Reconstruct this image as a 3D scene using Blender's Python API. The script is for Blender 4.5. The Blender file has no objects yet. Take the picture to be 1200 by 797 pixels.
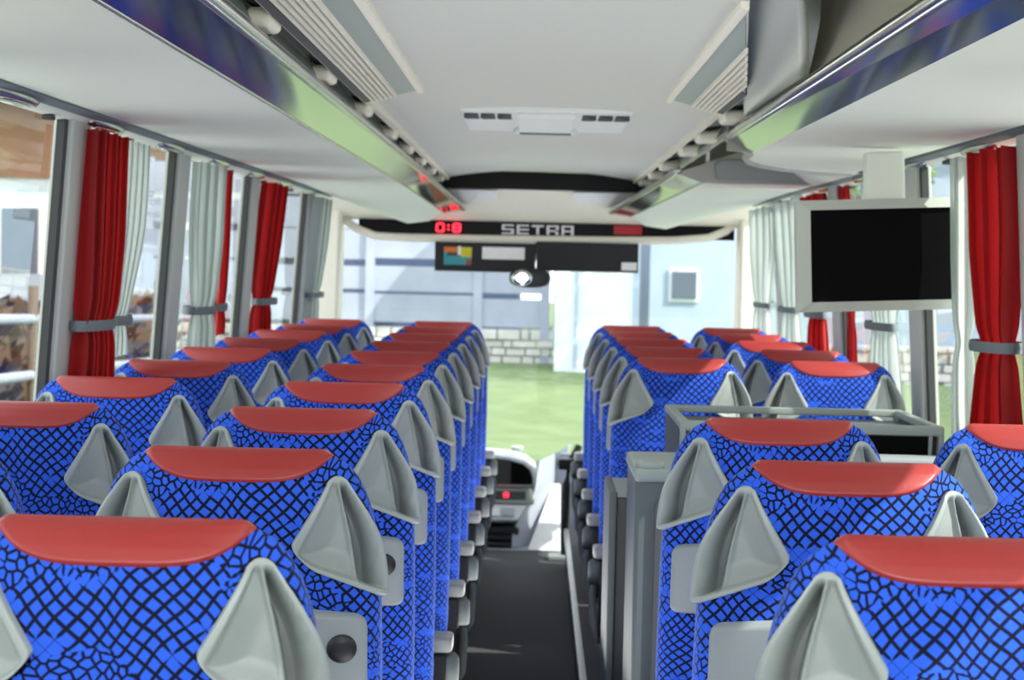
import bpy, bmesh, math, random
import numpy as np
from mathutils import Vector, Matrix

random.seed(7)
C = bpy.context.scene.collection
F = 2167.0            # focal length in photo pixels (1200 x 797 frame)
CAMZ = 1.62           # eye height over the gangway carpet
PI = math.pi

# ------------------------------------------------------------------ materials
def srgb(r, g, b):
    def f(c):
        c /= 255.0
        return c / 12.92 if c <= 0.04045 else ((c + 0.055) / 1.055) ** 2.4
    return (f(r), f(g), f(b), 1.0)

def new_mat(name):
    m = bpy.data.materials.new(name)
    m.use_nodes = True
    nt = m.node_tree
    return m, nt, nt.nodes['Principled BSDF']

def simple(name, col, rough=0.5, metal=0.0, var=0.08, scale=30.0, bump=0.0, spec=0.5, coat=0.0):
    m, nt, b = new_mat(name)
    N, L = nt.nodes, nt.links
    tc = N.new('ShaderNodeTexCoord')
    nz = N.new('ShaderNodeTexNoise'); nz.inputs['Scale'].default_value = scale; nz.inputs['Detail'].default_value = 3
    L.new(tc.outputs['Object'], nz.inputs['Vector'])
    mx = N.new('ShaderNodeMix'); mx.data_type = 'RGBA'
    mx.inputs[6].default_value = tuple(c * (1 - var) for c in col[:3]) + (1,)
    mx.inputs[7].default_value = tuple(min(1, c * (1 + var)) for c in col[:3]) + (1,)
    L.new(nz.outputs['Fac'], mx.inputs[0]); L.new(mx.outputs[2], b.inputs['Base Color'])
    b.inputs['Roughness'].default_value = rough; b.inputs['Metallic'].default_value = metal
    b.inputs['Specular IOR Level'].default_value = spec
    b.inputs['Coat Weight'].default_value = coat
    if bump:
        bp = N.new('ShaderNodeBump'); bp.inputs['Strength'].default_value = bump; bp.inputs['Distance'].default_value = 0.002
        L.new(nz.outputs['Fac'], bp.inputs['Height']); L.new(bp.outputs[0], b.inputs['Normal'])
    return m

def emissive(name, col, st):
    m, nt, b = new_mat(name)
    b.inputs['Base Color'].default_value = (0, 0, 0, 1)
    b.inputs['Emission Color'].default_value = col; b.inputs['Emission Strength'].default_value = st
    return m

def math_node(nt, op, a, b=None, clamp=False):
    n = nt.nodes.new('ShaderNodeMath'); n.operation = op; n.use_clamp = clamp
    for i, v in enumerate((a, b)):
        if v is None: continue
        if isinstance(v, (int, float)): n.inputs[i].default_value = v
        else: nt.links.new(v, n.inputs[i])
    return n.outputs[0]

def fabric_mat():
    """royal blue seat cloth with a black net whose diamonds break up into crackle here and there"""
    m, nt, b = new_mat('blue_net_fabric')
    N, L = nt.nodes, nt.links
    uv = N.new('ShaderNodeUVMap')
    warp = N.new('ShaderNodeTexNoise'); warp.inputs['Scale'].default_value = 9; warp.inputs['Detail'].default_value = 1
    L.new(uv.outputs[0], warp.inputs['Vector'])
    wsub = N.new('ShaderNodeVectorMath'); wsub.operation = 'SUBTRACT'; wsub.inputs[1].default_value = (.5, .5, .5)
    L.new(warp.outputs['Color'], wsub.inputs[0])
    wsc = N.new('ShaderNodeVectorMath'); wsc.operation = 'SCALE'; wsc.inputs['Scale'].default_value = 0.035
    L.new(wsub.outputs[0], wsc.inputs[0])
    add = N.new('ShaderNodeVectorMath'); add.operation = 'ADD'
    L.new(uv.outputs[0], add.inputs[0]); L.new(wsc.outputs[0], add.inputs[1])
    mp = N.new('ShaderNodeMapping'); mp.inputs['Rotation'].default_value = (0, 0, PI / 4)
    L.new(add.outputs[0], mp.inputs['Vector'])
    # mask of the crackled bands
    mk = N.new('ShaderNodeTexNoise'); mk.inputs['Scale'].default_value = 7.5; mk.inputs['Detail'].default_value = 1.5
    mp2 = N.new('ShaderNodeMapping'); mp2.inputs['Scale'].default_value = (.55, 1.7, 1); mp2.inputs['Location'].default_value = (3.1, 1.7, 0)
    L.new(uv.outputs[0], mp2.inputs['Vector']); L.new(mp2.outputs[0], mk.inputs['Vector'])
    mr = N.new('ShaderNodeMapRange'); mr.inputs['From Min'].default_value = .485; mr.inputs['From Max'].default_value = .545
    mr.interpolation_type = 'SMOOTHSTEP'
    L.new(mk.outputs['Fac'], mr.inputs['Value'])
    vo = N.new('ShaderNodeTexVoronoi'); vo.voronoi_dimensions = '2D'; vo.feature = 'DISTANCE_TO_EDGE'
    vo.inputs['Scale'].default_value = 66; vo.inputs['Randomness'].default_value = 0.0
    L.new(mp.outputs[0], vo.inputs['Vector'])
    vr = N.new('ShaderNodeTexVoronoi'); vr.voronoi_dimensions = '2D'; vr.feature = 'DISTANCE_TO_EDGE'
    vr.inputs['Scale'].default_value = 82; vr.inputs['Randomness'].default_value = 0.75
    L.new(mp.outputs[0], vr.inputs['Vector'])
    dm = N.new('ShaderNodeMix'); dm.data_type = 'FLOAT'
    L.new(mr.outputs[0], dm.inputs[0]); L.new(vo.outputs['Distance'], dm.inputs[2]); L.new(vr.outputs['Distance'], dm.inputs[3])
    # missing knots (the small blue crosses): thin the line where a noise is high
    kn = N.new('ShaderNodeTexNoise'); kn.inputs['Scale'].default_value = 26; kn.inputs['Detail'].default_value = 0
    L.new(mp2.outputs[0], kn.inputs['Vector'])
    kr = N.new('ShaderNodeMapRange'); kr.inputs['From Min'].default_value = .62; kr.inputs['From Max'].default_value = .74
    kr.inputs['To Min'].default_value = .135; kr.inputs['To Max'].default_value = .02
    L.new(kn.outputs['Fac'], kr.inputs['Value'])
    d = math_node(nt, 'SUBTRACT', dm.outputs[0], kr.outputs[0])
    line = N.new('ShaderNodeMapRange'); line.inputs['From Min'].default_value = -.035; line.inputs['From Max'].default_value = .04
    line.interpolation_type = 'SMOOTHSTEP'
    L.new(d, line.inputs['Value'])
    mx = N.new('ShaderNodeMix'); mx.data_type = 'RGBA'
    mx.inputs[6].default_value = (0.003, 0.003, 0.014, 1); mx.inputs[7].default_value = BLUE
    L.new(line.outputs[0], mx.inputs[0]); L.new(mx.outputs[2], b.inputs['Base Color'])
    b.inputs['Roughness'].default_value = .85
    b.inputs['Sheen Weight'].default_value = .25; b.inputs['Sheen Tint'].default_value = (.4, .55, 1, 1)
    b.inputs['Specular IOR Level'].default_value = .2
    fz = N.new('ShaderNodeTexNoise'); fz.inputs['Scale'].default_value = 900
    L.new(uv.outputs[0], fz.inputs['Vector'])
    bp = N.new('ShaderNodeBump'); bp.inputs['Strength'].default_value = .25; bp.inputs['Distance'].default_value = .001
    L.new(fz.outputs['Fac'], bp.inputs['Height']); L.new(bp.outputs[0], b.inputs['Normal'])
    return m

def cloth_mat(name, col, trans=.35):
    m, nt, b = new_mat(name)
    N, L = nt.nodes, nt.links
    tc = N.new('ShaderNodeTexCoord')
    nz = N.new('ShaderNodeTexNoise'); nz.inputs['Scale'].default_value = 260; L.new(tc.outputs['Object'], nz.inputs['Vector'])
    mx = N.new('ShaderNodeMix'); mx.data_type = 'RGBA'
    mx.inputs[6].default_value = tuple(c * .85 for c in col[:3]) + (1,); mx.inputs[7].default_value = col
    L.new(nz.outputs['Fac'], mx.inputs[0]); L.new(mx.outputs[2], b.inputs['Base Color'])
    b.inputs['Roughness'].default_value = .8; b.inputs['Specular IOR Level'].default_value = .2
    b.inputs['Sheen Weight'].default_value = .15
    tr = N.new('ShaderNodeBsdfTranslucent'); L.new(mx.outputs[2], tr.inputs['Color'])
    ms = N.new('ShaderNodeMixShader'); ms.inputs[0].default_value = trans
    L.new(b.outputs[0], ms.inputs[1]); L.new(tr.outputs[0], ms.inputs[2])
    L.new(ms.outputs[0], N['Material Output'].inputs['Surface'])
    return m

def glass_mat(name, base=.05, gain=.62, power=3.0, tint=(.93, .97, .95, 1)):
    m, nt, b = new_mat(name)
    N, L = nt.nodes, nt.links
    N.remove(b)
    lw = N.new('ShaderNodeLayerWeight'); lw.inputs['Blend'].default_value = .5
    p = math_node(nt, 'POWER', lw.outputs['Facing'], power)
    f = math_node(nt, 'MULTIPLY_ADD', p, gain); f.node.inputs[2].default_value = base
    tr = N.new('ShaderNodeBsdfTransparent'); tr.inputs[0].default_value = tint
    gl = N.new('ShaderNodeBsdfGlossy'); gl.inputs['Roughness'].default_value = .0
    ms = N.new('ShaderNodeMixShader'); L.new(f, ms.inputs[0]); L.new(tr.outputs[0], ms.inputs[1]); L.new(gl.outputs[0], ms.inputs[2])
    L.new(ms.outputs[0], N['Material Output'].inputs['Surface'])
    return m

BLUE = srgb(44, 94, 224)
M = {}
M['fabric'] = fabric_mat()
M['leather'] = simple('red_leather', srgb(160, 54, 52), .36, var=.06, scale=160, bump=.12)
M['plastic'] = simple('grey_plastic', srgb(142, 151, 149), .38, var=.03, scale=220, bump=.06)
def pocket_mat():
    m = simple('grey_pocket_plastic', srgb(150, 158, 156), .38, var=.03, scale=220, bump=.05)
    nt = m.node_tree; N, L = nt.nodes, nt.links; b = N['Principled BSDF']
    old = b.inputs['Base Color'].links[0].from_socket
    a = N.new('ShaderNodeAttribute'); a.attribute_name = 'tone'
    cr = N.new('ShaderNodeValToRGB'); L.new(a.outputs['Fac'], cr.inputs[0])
    cr.color_ramp.elements[0].color = (.46, .46, .46, 1); cr.color_ramp.elements[1].color = (1.12, 1.12, 1.12, 1)  # slot shade and rim light painted into the plastic colour
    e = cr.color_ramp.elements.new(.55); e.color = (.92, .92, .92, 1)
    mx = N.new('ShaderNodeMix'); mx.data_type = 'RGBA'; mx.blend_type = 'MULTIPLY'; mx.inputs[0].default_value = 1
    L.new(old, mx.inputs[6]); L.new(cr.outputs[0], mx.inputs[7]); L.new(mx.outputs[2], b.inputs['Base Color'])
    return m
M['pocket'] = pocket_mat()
M['tray'] = simple('pale_grey_plastic', srgb(144, 152, 154), .45, var=.03, scale=200, bump=.05)
M['knob'] = simple('silver_grey_plastic', srgb(138, 142, 142), .35, var=.04)
M['dark'] = simple('black_plastic', srgb(28, 28, 30), .45)
M['panel'] = simple('white_trim_panel', srgb(238, 243, 232), .55, var=.02, scale=12)
M['ceil'] = simple('ceiling_fabric', srgb(216, 218, 210), .8, var=.02, scale=40)
M['cream'] = simple('cream_trim', srgb(240, 235, 220), .5, var=.03)
M['beige'] = simple('beige_rack_panel', srgb(178, 176, 164), .6, var=.03, scale=60)
M['flap'] = simple('flap_beige', srgb(216, 210, 196), .6, var=.03, scale=60)
M['greypanel'] = simple('grey_rack_panel', srgb(168, 168, 162), .55, var=.03, scale=40)
M['mirror'] = simple('mirror_strip', srgb(160, 166, 168), .10, metal=1, var=.02)
M['silver'] = simple('brushed_silver', srgb(205, 207, 205), .22, metal=1, var=.03)
M['pillar'] = simple('pillar_trim', srgb(196, 200, 194), .55, var=.03)
M['rubber'] = simple('black_rubber', srgb(52, 56, 56), .6)
M['carpet'] = simple('charcoal_carpet', srgb(82, 82, 84), .95, var=.4, scale=350, bump=.5, spec=.1)
M['podium'] = simple('podium_vinyl', srgb(66, 66, 68), .8, var=.2, scale=200)
M['alu'] = simple('aluminium_edge', srgb(190, 192, 190), .3, metal=1)
M['red'] = cloth_mat('red_curtain_cloth', srgb(194, 42, 42), .30)
M['grey'] = cloth_mat('grey_curtain_cloth', srgb(216, 224, 220), .45)
M['tie'] = simple('grey_tieback', srgb(112, 122, 126), .7)
M['glass'] = glass_mat('side_window_glass')
M['wglass'] = glass_mat('windscreen_glass', .04, .4, 4, (.97, .99, 1, 1))
M['gloss'] = simple('gloss_black', srgb(6, 6, 8), .35, spec=.12)
M['screen'] = simple('screen_black', srgb(4, 4, 5), .7, spec=.08)
M['tvframe'] = simple('tv_bezel', srgb(188, 196, 186), .45, var=.02)
M['blind'] = simple('sun_blind_cloth', srgb(44, 44, 47), .9, var=.12, scale=400)
M['white'] = simple('white_label', srgb(240, 240, 240), .6)
M['letter'] = simple('silver_letter', srgb(215, 215, 215), .3, var=.02)
M['led'] = emissive('red_led', (1, .02, .04, 1), 4.0)
M['leddim'] = emissive('red_led_dim', (.45, .01, .02, 1), .5)
M['galley'] = simple('galley_grey', srgb(88, 96, 99), .5, var=.04)
M['galleydark'] = simple('galley_dark', srgb(70, 75, 77), .5, var=.05)
M['galleylight'] = simple('galley_light', srgb(146, 158, 154), .4, var=.03)
M['dash'] = simple('dashboard_grey', srgb(172, 178, 190), .5, var=.04)
M['dashlight'] = simple('dashboard_light', srgb(214, 222, 226), .5, var=.03)
M['vent'] = simple('hatch_white', srgb(232, 236, 236), .5, var=.02)
M['hole'] = simple('dark_gap', srgb(70, 75, 76), .8)
M['chrome'] = simple('chrome', srgb(225, 228, 228), .1, metal=1)
M['grass'] = simple('meadow_grass', srgb(113, 130, 92), .95, var=.3, scale=2.2, spec=.1)
M['wood'] = simple('weathered_boards', srgb(168, 174, 192), .9, var=.30, scale=1.6)
M['stone'] = simple('rubble_stone', srgb(206, 204, 200), .95, var=.35, scale=6, bump=.5)
M['wallwhite'] = simple('white_render', srgb(226, 236, 242), .9, var=.04)
M['wallblue'] = simple('pale_blue_render', srgb(176, 192, 212), .9, var=.1, scale=2)
M['barnwall'] = simple('barn_boards', srgb(80, 94, 122), .9, var=.3, scale=1.2)
M['roofdark'] = simple('slate_roof', srgb(110, 124, 150), .8, var=.1)
M['trunk'] = simple('bark', srgb(110, 100, 88), .9, var=.3)
M['leaf'] = simple('leaves', srgb(112, 148, 78), .8, var=.4, scale=3)
M['brown'] = simple('brown_timber', srgb(150, 82, 58), .85, var=.3, scale=3)
M['hedge'] = simple('hedge_leaf', srgb(92, 80, 68), .95, var=.3, scale=3)
M['gable'] = simple('timber_gable', srgb(172, 132, 108), .9, var=.3, scale=1.5)
M['asphalt'] = simple('pale_gravel', srgb(215, 212, 204), .95, var=.15, scale=3)  # made pale to bounce extra light up through the side windows
M['carred'] = simple('car_paint_red', srgb(150, 34, 30), .3)
M['winglass'] = simple('house_window', srgb(90, 104, 118), .15)
M['orange'] = simple('sticker_orange', srgb(224, 120, 44), .6)
M['yellow'] = simple('sticker_yellow', srgb(214, 204, 50), .6)
M['teal'] = simple('sticker_teal', srgb(60, 150, 160), .6)

# ------------------------------------------------------------------ geometry
class G:
    """collects faces for ONE mesh"""
    def __init__(s): s.v = []; s.f = []; s.uv = None
    def add(s, vs, fs):
        o = len(s.v); s.v += [tuple(v) for v in vs]; s.f += [tuple(i + o for i in f) for f in fs]; return s
    def box(s, x0, x1, y0, y1, z0, z1):
        vs = [(x, y, z) for x in (x0, x1) for y in (y0, y1) for z in (z0, z1)]
        return s.add(vs, [(0, 1, 3, 2), (4, 6, 7, 5), (0, 4, 5, 1), (2, 3, 7, 6), (0, 2, 6, 4), (1, 5, 7, 3)])
    def hexa(s, p):
        """8 points: 4 of one end (loop), then the 4 of the other end"""
        return s.add(p, [(3, 2, 1, 0), (4, 5, 6, 7), (0, 1, 5, 4), (1, 2, 6, 5), (2, 3, 7, 6), (3, 0, 4, 7)])
    def prism(s, poly, axis, a0, a1):
        """poly: 2D loop in the two other axes (in xyz order)"""
        def P(p, a):
            q = list(p); q.insert(axis, a); return q
        n = len(poly)
        vs = [P(p, a0) for p in poly] + [P(p, a1) for p in poly]
        fs = [tuple(range(n - 1, -1, -1)), tuple(range(n, 2 * n))] + [(i, (i + 1) % n, n + (i + 1) % n, n + i) for i in range(n)]
        return s.add(vs, fs)
    def loft(s, rings, close=True, caps=True):
        n = len(rings[0]); o = len(s.v)
        for r in rings: s.v += [tuple(p) for p in r]
        for k in range(len(rings) - 1):
            for i in range(n if close else n - 1):
                j = (i + 1) % n
                s.f.append((o + k * n + i, o + k * n + j, o + (k + 1) * n + j, o + (k + 1) * n + i))
        if caps:
            s.f.append(tuple(o + i for i in range(n - 1, -1, -1)))
            s.f.append(tuple(o + (len(rings) - 1) * n + i for i in range(n)))
        return s
    def tube(s, pts, r, n=10):
        pts = [Vector(p) for p in pts]; rings = []
        rr = r if isinstance(r, (list, tuple)) else [r] * len(pts)
        for i, p in enumerate(pts):
            d = (pts[min(i + 1, len(pts) - 1)] - pts[max(i - 1, 0)]).normalized()
            a = d.cross(Vector((0, 0, 1)) if abs(d.z) < .9 else Vector((1, 0, 0))).normalized(); b = d.cross(a)
            rings.append([p + (a * math.cos(2 * PI * k / n) + b * math.sin(2 * PI * k / n)) * rr[i] for k in range(n)])
        return s.loft(rings)
    def grid(s, fn, nu, nv):
        o = len(s.v)
        for j in range(nv + 1):
            for i in range(nu + 1): s.v.append(tuple(fn(i / nu, j / nv)))
        for j in range(nv):
            for i in range(nu):
                a = o + j * (nu + 1) + i
                s.f.append((a, a + 1, a + nu + 2, a + nu + 1))
        return s

def obj(name, g, mat, parent=None, smooth=False, bevel=0, seg=2, uv=None, recalc=True, origin=None):
    me = bpy.data.meshes.new(name)
    org = Vector(origin) if origin is not None else (Vector(parent['_o']) if parent is not None and '_o' in parent.keys() else Vector((0, 0, 0)))
    me.from_pydata([tuple(Vector(v) - org) for v in g.v], [], g.f)
    if uv is not None:
        l = me.uv_layers.new(name='UVMap')
        idx = np.empty(len(me.loops), dtype=np.int32); me.loops.foreach_get('vertex_index', idx)
        l.data.foreach_set('uv', np.asarray(uv, dtype=np.float32)[idx].ravel())
    if recalc:
        bm = bmesh.new(); bm.from_mesh(me); bmesh.ops.recalc_face_normals(bm, faces=bm.faces); bm.to_mesh(me); bm.free()
    me.materials.append(M[mat] if isinstance(mat, str) else mat)
    o = bpy.data.objects.new(name, me); C.objects.link(o)
    if smooth:
        for p in me.polygons: p.use_smooth = True
    if bevel:
        b = o.modifiers.new('bevel', 'BEVEL'); b.width = bevel; b.segments = seg; b.limit_method = 'ANGLE'; b.angle_limit = .6
        for p in me.polygons: p.use_smooth = True
        w = o.modifiers.new('wn', 'WEIGHTED_NORMAL'); w.keep_sharp = True
    if parent is not None: o.parent = parent; o['_o'] = tuple(org)
    elif origin is not None: o.location = org; o['_o'] = tuple(org)
    return o

def empty(name, loc, label=None, cat=None, group=None):
    e = bpy.data.objects.new(name, None); C.objects.link(e); e.location = loc; e['_o'] = tuple(loc)
    e.empty_display_size = .1
    return tag(e, label, cat, group)

def tag(o, label=None, cat=None, group=None, kind=None):
    if label: o['label'] = label
    if cat: o['category'] = cat
    if group: o['group'] = group
    if kind: o['kind'] = kind
    return o

def struct(name, g, mat, parent=None, **k):
    return tag(obj(name, g, mat, parent, **k), kind='structure')

def at(px, py, D):
    """photo pixel at distance D along the coach -> point in the coach"""
    a = math.radians(1.3); u, v = px - 628.0, py - 310.0
    x = u * math.cos(a) + v * math.sin(a); y = -u * math.sin(a) + v * math.cos(a)
    return Vector((x / F * D, D, CAMZ - y / F * D))

def sstep(a, b, x):
    t = np.clip((x - a) / (b - a), 0, 1); return t * t * (3 - 2 * t)

# ------------------------------------------------------------------ the coach seat
TOP = 1.125
W_T = [0, .004, .012, .022, .035, .06, .09, .14, .19, .3, .45, .7, .9]
W_V = [.128, .146, .161, .172, .183, .196, .206, .216, .220, .222, .222, .217, .212]
D_T = [0, .004, .012, .025, .045, .08, .14, .25, .5, .9]
D_V = [.004, .016, .027, .038, .047, .053, .058, .064, .070, .070]
def seat_center(t): return .035 + .19 * t - .03 * math.sin(min(t, .6) / .6 * PI)
_rings = {}
def ring(t):
    k = round(float(t), 4)
    if k not in _rings:
        w = np.interp(k, W_T, W_V); d = np.interp(k, D_T, D_V)
        n = 2.0 + 1.6 * sstep(0, .12, k)
        ph = np.linspace(-PI, PI, 721)
        x = w * np.sign(np.sin(ph)) * np.abs(np.sin(ph)) ** (2 / n)
        y = -d * np.sign(np.cos(ph)) * np.abs(np.cos(ph)) ** (2 / n)
        L = np.concatenate([[0], np.cumsum(np.hypot(np.diff(x), np.diff(y)))]); L -= L[360]
        _rings[k] = (L, x, y, seat_center(k))
    return _rings[k]
def P(s, t):
    L, x, y, yc = ring(max(t, 0))
    return np.array([np.interp(s, L, x), np.interp(s, L, y) + yc, TOP - t])
def Nrm(s, t):
    e = .003
    a = P(s + e, t) - P(s - e, t); b = P(s, t + e) - P(s, max(t - e, 0))
    n = np.cross(b, a); return n / (np.linalg.norm(n) + 1e-12)     # outward

# corner pocket outline in (s, t): a from the inner to the outer edge, b from the apex to the bottom
AP = .032
def pod_st(a, b):
    s_in = .138 - .058 * b ** 1.05
    s_out = .168 + .074 * (1 - (1 - b) ** 2.0)
    s_in += .014 * (max(0, b - .84) / .16) ** 2.2
    s = s_in + (s_out - s_in) * a
    # rounded bottom corners
    tb = .164 + .058 * a - .020 * (max(0, .26 - a) / .26) ** 2 - .008 * (max(0, a - .9) / .1) ** 2
    tt = AP + .013 * abs(2 * a - 1) ** 2.2
    return s, tt + b * (tb - tt)
def pod_edge(a, b):
    s0, t0 = pod_st(0, b); s1, t1 = pod_st(1, b); W = s1 - s0
    H = .16
    return min(a * W, (1 - a) * W, b * H * 1.0 + .0, (1 - b) * H)
def in_pod(s, t):
    """inside the pocket outline, shrunk"""
    s = abs(s)
    if t < AP + .008: return False
    lo, hi = 0.0, 1.0
    for _ in range(1):
        b = (t - AP) / (.19 - AP)
        for _k in range(6):
            b = min(max(b, 0), 1)
            s0, _t = pod_st(0, b); s1, _t = pod_st(1, b)
            a = min(max((s - s0) / max(s1 - s0, 1e-6), 0), 1)
            tb = pod_st(a, 1)[1]; tt = pod_st(a, 0)[1]; b = (t - tt) / (tb - tt)
    if not (0 < b < 1): return False
    s0, _t = pod_st(0, b); s1, _t = pod_st(1, b)
    return (s - s0) > .0065 and (s1 - s) > .0065 and (1 - b) * .16 > .0065 and b * .16 > .006

def pod_geo(sign):
    g = G(); na, nb = 56, 56; shade = []
    A = [(1 - math.cos(PI * i / na)) / 2 for i in range(na + 1)]
    B = [(1 - math.cos(PI * j / nb)) / 2 for j in range(nb + 1)]
    for b in B:
        for a in A:
            s, t = pod_st(a, b); e = pod_edge(a, b)
            wid = pod_st(1, b)[0] - pod_st(0, b)[0]
            rim = min(.0125, wid * .22 + .003)
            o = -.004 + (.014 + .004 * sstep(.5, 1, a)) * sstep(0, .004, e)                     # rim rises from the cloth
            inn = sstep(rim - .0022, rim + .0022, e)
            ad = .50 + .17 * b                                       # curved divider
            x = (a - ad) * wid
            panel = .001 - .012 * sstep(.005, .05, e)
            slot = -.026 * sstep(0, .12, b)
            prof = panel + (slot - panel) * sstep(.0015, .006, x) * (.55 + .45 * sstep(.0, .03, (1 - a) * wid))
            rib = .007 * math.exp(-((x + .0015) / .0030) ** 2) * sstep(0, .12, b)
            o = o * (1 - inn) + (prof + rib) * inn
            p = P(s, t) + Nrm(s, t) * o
            g.v.append((p[0] * sign, p[1], p[2])); shade.append(float(1 - inn * (1 - .55 * (1 - sstep(.001, .006, x)))))
    g.mi = shade
    for j in range(nb):
        for i in range(na):
            q = j * (na + 1) + i
            f = (q, q + 1, q + na + 2, q + na + 1)
            g.f.append(f if sign < 0 else f[::-1])
    return g

def pad_geo():
    """red leather roll over the top of the back"""
    g = G(); xs = np.linspace(-1, 1, 49) * .147
    nv = 22
    tb = lambda x: .002 + .042 * (1 - (abs(x) / .147) ** 4.0)
    wt = lambda t: np.interp(t, W_T, W_V)
    # top line: the t at which the half width reaches |x|
    tt = np.linspace(0, .03, 400); ww = np.array([wt(t) for t in tt])
    cols = []
    for x in xs:
        t_top = float(np.interp(abs(x), ww, tt)) if abs(x) > ww[0] else 0.0
        t0 = max(tb(x), t_top + .0006)
        def surf(t, side):
            L, X, Y, yc = ring(t)
            h = slice(180, 541) if side < 0 else None
            if side < 0:
                xx, yy = X[180:541], Y[180:541]
            else:
                xx = np.concatenate([X[540:], X[:181]]); yy = np.concatenate([Y[540:], Y[:181]])
                o = np.argsort(xx); xx, yy = xx[o], yy[o]
            return np.array([x, np.interp(x, xx, yy) + yc, TOP - t])
        col = []
        for k in range(nv + 1):
            q = 1 - (1 - k / nv) ** 1.0
            t = t0 + (t_top - t0) * q
            p = surf(t, -1); e = sstep(0, .005, t0 - t) * sstep(0, .012, .147 - abs(x)) 
            n = np.array([0, -math.cos(q * 1.4), math.sin(q * 1.4)])
            col.append(p + n * (.006 * e - .001 * (1 - e)))
        for k in range(1, nv + 1):
            q = k / nv; t = t_top + (max(t0 * .9, t_top + .0005) - t_top) * q
            p = surf(t, 1); e = sstep(0, .005, t0 * .9 - t) * sstep(0, .012, .147 - abs(x))
            n = np.array([0, math.cos((1 - q) * 1.4), math.sin((1 - q) * 1.4)])
            col.append(p + n * (.006 * e - .001 * (1 - e)))
        cols.append(col)
    m = len(cols[0])
    for col in cols: g.v += [tuple(p) for p in col]
    for i in range(len(cols) - 1):
        for k in range(m - 1):
            q = i * m + k
            g.f.append((q, q + m, q + m + 1, q + 1))
    return g

def shell_geo():
    ts = [0, .002, .004, .007, .010, .014] + list(np.arange(.02, .235, .005)) + [.24] + list(np.arange(.25, .84, .03)) + [.85, .87]
    N = 228
    g = G(); uv = []
    params = []
    for t in ts:
        L, x, y, yc = ring(t)
        for i in range(N):
            s = L[0] + (L[-1] - L[0]) * i / N
            # spread samples by arc fraction
            p = P(s, t); g.v.append(tuple(p)); uv.append((s, -t)); params.append((s, t))
    for k in range(len(ts) - 1):
        for i in range(N):
            j = (i + 1) % N
            q = (k * N + i, k * N + j, (k + 1) * N + j, (k + 1) * N + i)
            s = sum(params[v][0] for v in q) / 4 if j else params[q[0]][0]
            t = (ts[k] + ts[k + 1]) / 2
            if any(in_pod(params[v][0], params[v][1]) for v in q): continue
            g.f.append(q)
    g.f.append(tuple(range(N)))
    g.f.append(tuple(range((len(ts) - 1) * N, len(ts) * N))[::-1])
    return g, uv

def patch_geo(s0, s1, t0, t1, rad, off, thick_in=.004, ns=40, nt=24):
    """rounded rectangular plate wrapped on the back"""
    g = G()
    A = [(1 - math.cos(PI * i / ns)) / 2 for i in range(ns + 1)]; B = [(1 - math.cos(PI * i / nt)) / 2 for i in range(nt + 1)]
    for b in B:
        for a in A:
            # squircle mapping for rounded corners
            u, v = 2 * a - 1, 2 * b - 1
            W, H = (s1 - s0) / 2, (t1 - t0) / 2
            su, sv = u * W, v * H
            cx, cy = W - rad, H - rad
            if abs(su) > cx and abs(sv) > cy:
                dx, dy = abs(su) - cx, abs(sv) - cy
                m = max(dx, dy); l = math.hypot(dx, dy) + 1e-9
                su = math.copysign(cx + dx * m / l, su); sv = math.copysign(cy + dy * m / l, sv)
            e = min((1 - abs(u)) * W, (1 - abs(v)) * H)
            s, t = (s0 + s1) / 2 + su, (t0 + t1) / 2 + sv
            drop = .012 * (abs(s) / .2) ** 2                          # top edge falls away towards the corners
            t += drop * (1 - b)
            o = -thick_in + (off + thick_in) * sstep(0, .008, e)
            p = P(s, t) + Nrm(s, t) * o; g.v.append(tuple(p))
    for j in range(nt):
        for i in range(ns):
            q = j * (ns + 1) + i; g.f.append((q, q + 1, q + ns + 2, q + ns + 1))
    return g

def superbox(cx, cy, cz, sx, sy, sz, n=5, nu=48, nv=24):
    """soft cushion block"""
    g = G(); e = 2 / n
    f = lambda c, p: math.copysign(abs(c) ** p, c)
    rings = []
    for j in range(1, nv):
        la = -PI / 2 + PI * j / nv
        rings.append([(cx + sx * f(math.cos(la), e) * f(math.cos(2 * PI * i / nu), e), cy + sy * f(math.cos(la), e) * f(math.sin(2 * PI * i / nu), e), cz + sz * f(math.sin(la), e)) for i in range(nu)])
    g.loft(rings)
    return g

_shell, _shell_uv = shell_geo()
_mesh = {}
def seat_meshes(parent):
    pass

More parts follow.
